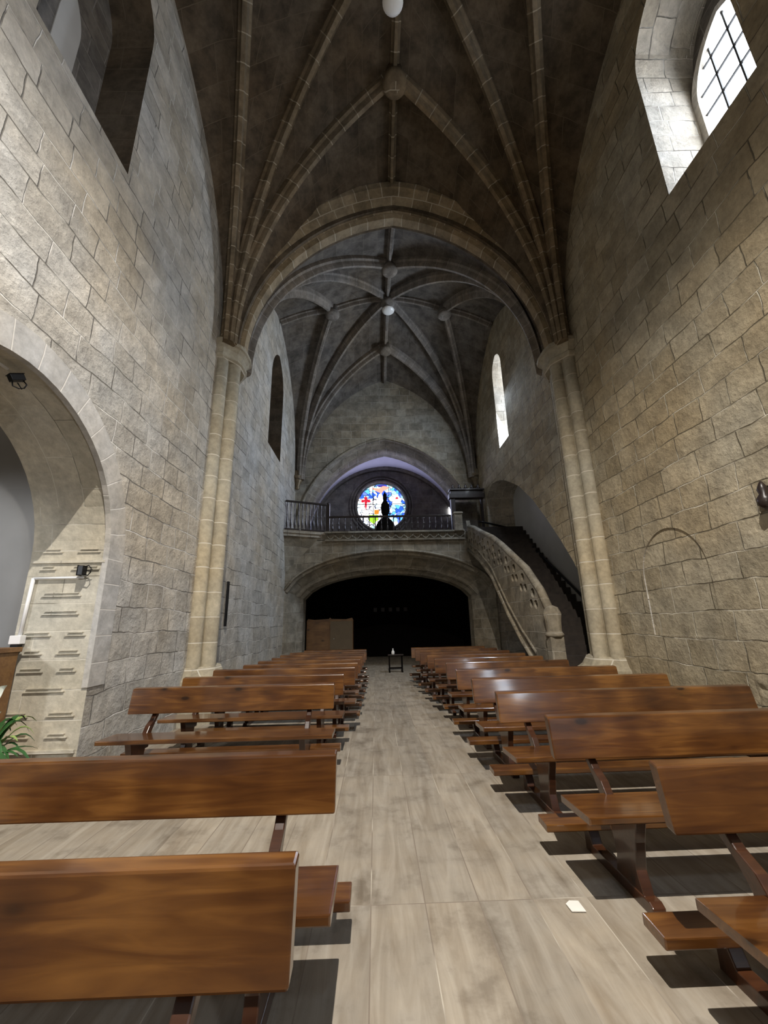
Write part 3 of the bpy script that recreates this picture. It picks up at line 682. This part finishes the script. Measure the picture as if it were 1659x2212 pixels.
# ------------------------------------------------------------------ stair
SX0, SX1 = 3.30, 5.08
st = MB(); n = 24; y0s, y1s = 7.98, 13.6; dz = 4.6 / n; dy = (y1s - y0s) / n
prof = [(y0s, 0.0)]
for k in range(n): prof += [(y0s + k * dy, (k + 1) * dz), (y0s + (k + 1) * dy, (k + 1) * dz)]
prof += [(14.0, 4.6), (14.0, 4.2), (13.5, 4.05), (8.7, 0.0)]
st.prism([(SX0 + .1, y, z) for y, z in prof], (SX1 - SX0 - .1, 0, 0))
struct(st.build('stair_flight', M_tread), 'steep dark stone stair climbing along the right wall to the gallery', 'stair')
top = [(7.98, 1.66), (8.3, 2.06), (8.94, 2.58), (9.77, 3.03), (10.5, 3.42), (11.2, 3.75), (12.3, 4.15), (13.2, 4.50), (13.9, 4.70), (14.05, 5.0)]
bot = [(14.05, 3.95), (12.4, 3.25), (11.32, 2.63), (10.23, 1.61), (9.42, 1.0), (8.69, 0.55), (8.2, 0.05), (7.98, 0.0)]
outl = top + bot
def tz(y):
    for (a, b2) in zip(top, top[1:]):
        if a[0] <= y <= b2[0]: return lerp(a[1], b2[1], (y - a[0]) / (b2[0] - a[0]))
    return top[-1][1]
def bz(y):
    bb = bot[::-1]
    for (a, b2) in zip(bb, bb[1:]):
        if a[0] <= y <= b2[0]: return lerp(a[1], b2[1], (y - a[0]) / (b2[0] - a[0]))
    return bot[0][1]
holes = []
for y in (8.55, 9.05, 9.55, 10.05, 10.55, 11.05, 11.55, 12.05, 12.55, 13.05, 13.55):
    s_ = 1.0
    for (dy_, dz_, r_) in ((0, -.22, .105), (.14, -.43, .095), (-.11, -.46, .095)):
        cy, cz = y + dy_, tz(y) + dz_
        if cz - r_ < bz(cy) + .1: continue
        holes.append([(SX0, cy + r_ * math.cos(a * PI / 5), cz + r_ * math.sin(a * PI / 5)) for a in range(10)])
    if y > 11: holes.append([(SX0, y + .02 + .09 * math.cos(a * PI / 5), tz(y) - .66 + .08 * math.sin(a * PI / 5)) for a in range(10)])
r = empty('stair_parapet', (0, 0, 0), 'pierced stone parapet with round openings sweeping down the stair', 'parapet')
m = MB(); m.prism([(SX0, y, z) for y, z in outl], (.14, 0, 0), holes=holes); m.build('tracery_panel', M_back, r)
m = MB(); m.tube([(SX0 + .07, y, z + .02) for y, z in top[:-1]], .085, 8); m.build('coping', M_back, r)
m = MB(); m.tube([(SX0 - .01, y, z + .02) for y, z in bot[:-1]], .05, 8); m.tube([(SX0 - .01, y, z + .30) for y, z in bot[:-2]], .03, 6); m.build('string_moulding', M_back, r)
m = MB(); m.box(SX0 - .05, SX0 + .21, 7.80, 8.02, 0, 1.18); m.lathe([(.16, 1.18), (.18, 1.22), (.14, 1.28), (.15, 1.45), (.17, 1.6), (.12, 1.72), (.03, 1.76)], (SX0 + .08, 7.91, 0), 10); m.build('newel', M_back, r, .012)
r = empty('stair_handrail', (0, 0, 0), 'black handrail running up the recess wall beside the stair', 'handrail')
m = MB(); m.tube([(4.98, 8.3, 1.15), (4.98, 9.46, 1.80), (4.98, 11, 2.80), (4.98, 13.9, 4.62), (4.6, 14.0, 4.75), (3.95, 14.02, 4.92), (3.75, 14.02, 4.95)], .035, 8); m.build('rail', M_iron, r)
for y, z in ((8.8, 1.44), (10.5, 2.47), (12.2, 3.55), (13.6, 4.43)):
    m = MB(); m.tube([(4.98, y, z), (5.0, y, z - .08), (5.1, y, z - .10)], .012, 6); m.build('bracket', M_iron, r)

# ------------------------------------------------------------------ windows of the right wall
def window(name, x, y0, y1, zb, zs, za, label, nv, nh, mat=M_sky):
    w_ = struct(bpy.data.objects.new(name, None), label, 'window'); COL.objects.link(w_)
    o = arch_pts(y0, y1, zb, zs, za, 12)
    m = MB(); m.prism([(x, a, b2) for a, b2 in o], (.02, 0, 0)); m.build('pane', mat, w_)
    gp = MB()
    def top_at(y):
        c = (y0 + y1) / 2; L_ = (y1 - y0) / 2; H = za - zs; r_ = (L_ * L_ + H * H) / (2 * L_)
        d = abs(y - c); return zs + math.sqrt(max(0, r_ * r_ - (d + r_ - L_) ** 2))
    for k in range(1, nv):
        y = lerp(y0, y1, k / nv); gp.box(x - .03, x - .005, y - .012, y + .012, zb, top_at(y))
    for k in range(1, nh):
        z = lerp(zb, za, k / nh); half = (y1 - y0) / 2
        if z > zs:
            lo, hi = 0, half
            for _ in range(20):
                md = (lo + hi) / 2
                if top_at((y0 + y1) / 2 + md) > z: lo = md
                else: hi = md
            half = lo
        c = (y0 + y1) / 2; gp.box(x - .035, x - .01, c - half, c + half, z - .010, z + .010)
    gp.build('glazing_bar', M_iron, w_)
    oo = arch_pts(y0 - .10, y1 + .10, zb, zs, za + .10, 12)
    f = MB(); n_ = len(o)
    for k in range(n_ - 1):
        a, b2, c2, d2 = o[k], o[k + 1], oo[k + 1], oo[k]
        f.quad([(x - .09, *a), (x - .09, *b2), (x - .09, *c2), (x - .09, *d2)]); f.quad([(x - .09, *a), (x - .09, *b2), (x + .03, *b2), (x + .03, *a)])
        f.quad([(x - .09, *d2), (x - .09, *c2), (x + .2, *c2), (x + .2, *d2)])
    f.build('window_frame', M_vous, w_)
    return w_
window('window_2', 4.96, 2.90, 4.04, 7.10, 8.75, 9.62, 'bright leaded arched window high in the right wall', 4, 7)
b_ = MB(); b_.prism([(5.05, y, z) for y, z in [(2.6, 7.0), (4.4, 7.0), (4.4, 10.8), (2.6, 10.8)]], (.1, 0, 0), holes=[[(5.05, y, z) for y, z in arch_pts(2.92, 4.02, 7.11, 8.75, 9.60)]])
struct(b_.build('wall_window_backing', M_darkstone), 'masonry around the bright right window', 'wall')
wz = window('window_5', 4.10, -4.1, -2.7, 2.6, 3.9, 4.6, 'tall side window near the altar behind the viewer', 4, 5, M_sky3)
b_ = MB(); b_.box(3.66, 3.74, 18.93, 18.97, 6.5, 7.4)
wq = struct(bpy.data.objects.new('window_4', None), 'bright sliver of a narrow window at the right end of the choir', 'window'); COL.objects.link(wq); b_.build('pane', M_sky, wq)
window('window_3', 4.95, 11.22, 12.06, 6.98, 9.5, 10.05, 'tall narrow lancet window in the far right wall', 2, 8, M_sky2)

# ------------------------------------------------------------------ pews
def pew(w_):
    """origin on the floor below the top rear edge of the backrest, centred; +Y is away from the altar"""
    r = empty('church_pew', (0, 0, 0), 'x', 'pew')
    h = w_ / 2
    m = MB(); pr = [(-.052, .852), (0, .862), (.002, .850), (-.012, .60), (-.050, .595), (-.088, .60)]
    m.prism([(-h, y, z) for y, z in [(-.060, .850), (0, .860), (-.055, .610), (-.110, .600)]], (w_, 0, 0)); m.build('backrest', M_wood, r, .009)
    sh = h + .03
    m = MB(); m.prism([(-sh, y, z) for y, z in [(-.56, .415), (-.56, .455), (-.20, .440), (-.20, .400)]], (2 * sh, 0, 0)); m.build('seat', M_wood, r, .008)
    kh = h + .07
    m = MB(); m.prism([(-kh, y, z) for y, z in [(-.02, .155), (-.02, .200), (.135, .205), (.135, .160)]], (2 * kh, 0, 0)); m.build('kneeler', M_wood, r, .007)
    for s in (-1, 1):
        x = s * (h - .27)
        m = MB(); m.prism([(x - .03, y, z) for y, z in [(-.53, .415), (-.21, .402), (-.24, .30), (-.27, .16), (-.24, .05), (-.50, .05), (-.46, .16), (-.49, .30)]], (.06, 0, 0)); m.build('leg', M_woodd, r, .006)
        m = MB(); m.prism([(x - .035, y, z) for y, z in [(-.57, 0), (-.57, .045), (-.54, .062), (.02, .06), (.07, .155), (.12, .155), (.12, 0)]], (.07, 0, 0)); m.build('foot', M_woodd, r, .006)
        cv = [(-.215, .40), (-.20, .46), (-.155, .52), (-.10, .56), (-.07, .60), (-.04, .70), (-.02, .82), (.02, .82), (.025, .70), (.0, .60), (-.03, .53), (-.09, .47), (-.135, .42), (-.14, .34)]
        cv = [(-.235, .44), (-.19, .50), (-.11, .545), (-.062, .598), (-.006, .82), (.03, .83), (.012, .66), (-.02, .57), (-.10, .49), (-.15, .42), (-.17, .30), (-.235, .30)]
        m = MB(); m.prism([(x - .026, y, z) for y, z in cv], (.052, 0, 0)); m.build('back_post', M_woodd, r, .006)
    return r
LW, RW = 2.22, 2.44
protoL = pew(LW); protoR = pew(RW)
LP = [(1.42, -.235, 'nearest pew of the left block, its dark wide backrest filling the bottom left corner'),
      (2.41, -.215, 'second left pew, knotty orange backrest in front of the open floor gap'),
      (4.95, -.48, 'left pew whose full seat shows just beyond the open floor gap'),
      (5.83, -.44, 'left pew standing directly behind the fully visible one beyond the gap'),
      (6.70, -.33, 'left pew level with the base of the left column'),
      (7.42, -.32, 'left pew just past the left column, partly hidden'),
      (8.13, -.30, 'left pew behind the column, fifth before the farthest left one'),
      (8.84, -.29, 'left pew midway down the far rows, thin strip of backrest'),
      (9.55, -.28, 'left pew third from the farthest of its block'),
      (10.26, -.26, 'left pew just in front of the farthest left one'),
      (10.98, -.25, 'farthest pew of the left block, pale top edge by the dark arch')]
RP = [(2.10, 1.26, 'nearest right pew, knotted backrest cut off by the right edge of the photo'),
      (3.10, 1.17, 'right pew with reddish-brown backrest right behind the nearest one'),
      (4.12, 1.11, 'right pew with a blue daylight sheen, ending at the rough wall'),
      (5.06, 1.10, 'right pew with bright sheen, its end just short of the blocked niche'),
      (6.00, 1.10, 'right pew level with the right column base'),
      (7.02, 1.13, 'right pew ending in front of the stair newel with faint sheen'),
      (7.85, 1.06, 'right pew beside the foot of the stair, small golden board end'),
      (8.65, 1.02, 'right pew just beyond the foot of the stair'),
      (9.50, .97, 'right pew third from the farthest of its block'),
      (10.35, .94, 'right pew just in front of the farthest right one'),
      (11.25, .92, 'farthest pew of the right block, before the dark low arch')]
for i, (y, xe, lb) in enumerate(LP):
    p = protoL if i == 0 else copy_tree(protoL); w2 = [LW, LW, LW, 2.12, 2.17, 1.95, 1.92, 1.85, 1.85, 1.8, 1.6][i]; p.scale.x = w2 / LW; p.location = (xe - w2 / 2, y, 0); p.rotation_euler.z = math.radians([0, 0, .6, 0, -.6, .4, 0, .3, 0, 0, 0][i]); tag(p, lb, 'pew', 'pews of the left block')
for i, (y, xe, lb) in enumerate(RP):
    p = protoR if i == 0 else copy_tree(protoR); w2 = [RW, RW, RW, 2.31, 2.25, 2.02, 2.0, 2.0, 2.0, 2.0, 1.95][i]
    p.location = (xe + w2 / 2, y, 0); p.scale.x = w2 / RW; p.rotation_euler.z = math.radians([0, .4, .6, .3, 0, .4, 0, 0, 0, 0, 0][i]); tag(p, lb, 'pew', 'pews of the right block')

# ------------------------------------------------------------------ small things
r = empty('wooden_cupboard', (-4.05, 4.98, 0), 'brown wooden cupboard standing in the chapel behind the arch jamb', 'cupboard')
m = MB(); m.box(-.55, .16, -.25, .25, 0, 1.28); m.build('body', M_cab, r, .006)
m = MB(); m.box(-.57, .18, -.27, .27, 1.28, 1.33); m.build('top', M_cab, r, .006)
m = MB(); m.box(-.48, .08, -.27, -.25, .12, 1.16); m.build('door', M_cab, r, .01)
r.location = (-4.0, 4.40, 0)
r = empty('peace_lily', (-3.44, 3.95, 0), 'potted plant with long green leaves and white flowers by the chapel jamb', 'plant')
m = MB(); m.lathe([(.11, 0), (.13, .02), (.17, .26), (.185, .27), (.185, .31), (.16, .31), (.15, .27)], n=18); m.build('pot', M_terra, r)
def leaf(mb, az, L_, h, w_, droop, base=(0, 0, .28)):
    rows = []; n = 9; ca, sa = math.cos(az), math.sin(az)
    for k in range(n + 1):
        t = k / n; rr_ = L_ * t; z = base[2] + h * math.sin(min(1, t * 1.05) * PI * .5 * 1.0) - droop * t * t * t
        ww = w_ * math.sin(PI * min(1, t ** .8)) ** .8 + .003
        c = Vector((base[0] + ca * rr_, base[1] + sa * rr_, z)); s_ = Vector((-sa, ca, 0))
        rows.append([tuple(c - s_ * ww + Vector((0, 0, ww * .35))), tuple(c), tuple(c + s_ * ww + Vector((0, 0, ww * .35)))])
    mb.grid(rows)
rg = random.Random(5); m = MB(); m2 = MB()
for k in range(46):
    (m if k % 4 else m2)
    leaf(m if k % 5 else m2, rg.uniform(0, 2 * PI), rg.uniform(.22, .46), rg.uniform(.12, .46), rg.uniform(.018, .032), rg.uniform(.05, .30), (rg.uniform(-.05, .05), rg.uniform(-.05, .05), .28))
r.scale = (1.12, 1.12, 1.12); o = m.build('foliage', M_green, r); o2 = m2.build('pale_foliage', M_stalk, r)
for (x, y, z) in ((.0, .10, .84), (-.02, .12, .64), (-.16, .02, .70)):
    m = MB(); m.tube([(0, 0, .3), (x * .5, y * .5, z * .7), (x, y, z - .04)], .005, 5); fs = m.build('flower_stem', M_stalk, r)
    m = MB(); rows = []
    for k in range(7):
        t = k / 6; ww = .035 * math.sin(PI * t) + .002; c = Vector((x - .03 + .07 * t, y - .02, z - .05 + .12 * t)); rows.append([tuple(c + Vector((-ww * .5, -ww * .2, ww))), tuple(c + Vector((0, .02, 0))), tuple(c + Vector((ww * .5, -ww * .2, -ww)))])
    m.grid(rows); m.build('petal', M_petal, fs)

def flood(loc, rot, label):
    r = empty('small_floodlight', loc, label, 'lamp')
    m = MB(); m.box(-.045, .045, -.06, .06, -.085, .085); m.box(-.055, -.045, -.07, .07, -.095, .095); hs = m.build('housing', M_iron, r, .006)
    m = MB(); m.tube([(.045, 0, .07), (.10, 0, .09), (.15, 0, .04), (.155, 0, -.03), (.11, 0, -.09), (.045, 0, -.07)], .010, 6); m.tube([(.06, .03, 0), (.16, .03, .02)], .008, 6); m.build('bracket', M_iron, r)
    m = MB(); m.box(-.058, -.054, -.055, .055, -.075, .075); m.build('lens', M_iris, hs)
    r.rotation_euler = rot; r.scale = (.62, .62, .62); return r
flood((-3.30, 4.62, 2.14), (0, 0, 0), 'small black floodlight fixed to the lit chapel jamb')
flood((-3.24, 3.28, 3.72), (0, math.radians(60), math.radians(60)), 'small black floodlight hanging under the crown of the chapel arch')
r = empty('cable_conduit', (0, 0, 0), 'white cable conduit with junction box on the chapel jamb', 'conduit')
m = MB(); m.tube([(-3.32, 4.69, 2.07), (-3.88, 4.69, 2.07)], .014, 8); m.build('pipe', M_white, r)
m = MB(); m.tube([(-3.88, 4.69, 2.07), (-3.90, 4.69, 1.42)], .020, 8); m.build('pipe', M_white, r)
m = MB(); m.box(-3.96, -3.84, 4.63, 4.71, 1.36, 1.45); m.build('junction_box', M_white, r, .006)
m = MB(); m.box(-3.94, -3.86, 4.64, 4.70, 1.33, 1.36); m.build('plug', M_iron, r)
m = MB(); m.tube([(-3.26, 3.2, 3.76), (-3.26, 2.7, 3.74), (-3.26, 2.3, 3.55)], .014, 8)
tag(m.build('overhead_conduit', M_white), 'thin white conduit leading to the floodlight under the chapel arch', 'conduit')

r = empty('brown_cabinet', (-1.75, 16.2, 0), 'plain two-door brown cabinet in the dark under the gallery, left', 'cabinet')
m = MB(); m.box(-.88, .88, -.25, .25, 0, 1.64); m.build('body', M_cab, r, .006)
m = MB(); m.box(-.86, -.02, -.275, -.25, .06, 1.60); m.build('door', M_cab, r, .006)
m = MB(); m.box(.02, .86, -.275, -.25, .06, 1.60); pd = m.build('door', plain('pale_door', (0.13, 0.095, 0.055), .6), r, .006)
m = MB(); m.lathe([(.015, 0), (.018, .02), (.0, .03)], (0.16, -.28, .95), 8); m.build('knob', M_white, pd)
m = MB(); m.prism([(x, -.2, z) for x, z in [(-.88, 1.64), (-.84, 1.70), (-.6, 1.665), (-.05, 1.69), (0, 1.74), (.05, 1.69), (.6, 1.665), (.84, 1.72), (.88, 1.64)]], (0, .04, 0)); m.build('cresting', M_cab, r)
r = empty('side_table', (0.61, 13.6, 0), 'small dark table at the far end of the aisle', 'table')
m = MB(); m.box(-.25, .25, -.16, .16, .50, .53); m.build('tabletop', M_balus, r, .005)
for s in (-1, 1):
    m = MB(); m.box(s * .2 - .02, s * .2 + .02, -.13, .13, .03, .50); m.box(s * .2 - .025, s * .2 + .025, -.16, .16, 0, .04); m.build('leg', M_blk, r)
m = MB(); m.box(-.2, .2, -.02, .02, .10, .14); m.build('stretcher', M_blk, r)
r = empty('glass_bottle', (0.53, 13.55, .53), 'small pale bottle standing on the far side table', 'bottle')
m = MB(); m.lathe([(.045, 0), (.05, .02), (.05, .09), (.02, .12), (.018, .15)], n=12); m.build('body', M_lampw, r)
m = MB(); m.lathe([(.02, .15), (.022, .17), (.01, .18)], n=10); m.build('cap', M_lampw, r)

def pendant(loc, top, rad, label):
    r = empty('pendant_lamp', loc, label, 'lamp')
    m = MB(); m.lathe([(rad * .15, -rad * .42), (rad * .7, -rad * .35), (rad, -rad * .05), (rad * 1.02, 0), (rad * .8, rad * .3), (rad * .3, rad * .55), (rad * .12, rad * .7)], n=24); m.build('shade', M_lampw, r)
    m = MB(); m.tube([(0, 0, rad * .6), (0, 0, top - loc[2])], .012, 6); m.build('cord', M_iron, r)
pendant((.575, 11.45, 11.80), 12.1, .21, 'white domed pendant lamp below the far vault boss')
pendant((.38, 3.70, 10.25), 12.1, .15, 'white pendant lamp cut off at the top edge of the photo')
m = MB(); m.prism([(x, y, .004) for x, y in [(-.035, -.04), (.04, -.045), (.038, .04), (-.01, .045), (-.04, .02)]], (0, 0, .004)); o = m.build('paper_scrap', M_paper); o.location = (1.05, 2.64, 0)
tag(o, 'small white paper scrap on the aisle floor at the tile seam', 'paper')
r = empty('wall_crucifix', (XR - .03, 3.93, 2.72), 'dark object mounted on the right wall at the photo edge', 'wall ornament')
m = MB(); m.lathe([(.03, -.17), (.07, -.12), (.075, -.05), (.04, .0), (.05, .05), (.03, .10), (.01, .14)], (-.04, 0, 0), 10); m.build('body', M_balus, r)
m = MB(); m.box(-.01, .03, -.03, .03, -.08, .08); m.build('mount', M_iron, r)
r = empty('notice_box', (XL + .02, 8.55, 1.95), 'thin dark strip fixed to the left wall just past the column', 'wall fitting')
r.name = 'wall_strip'; m = MB(); m.box(0, .04, -.03, .03, -.45, .45); m.build('strip', M_iron, r, .004)
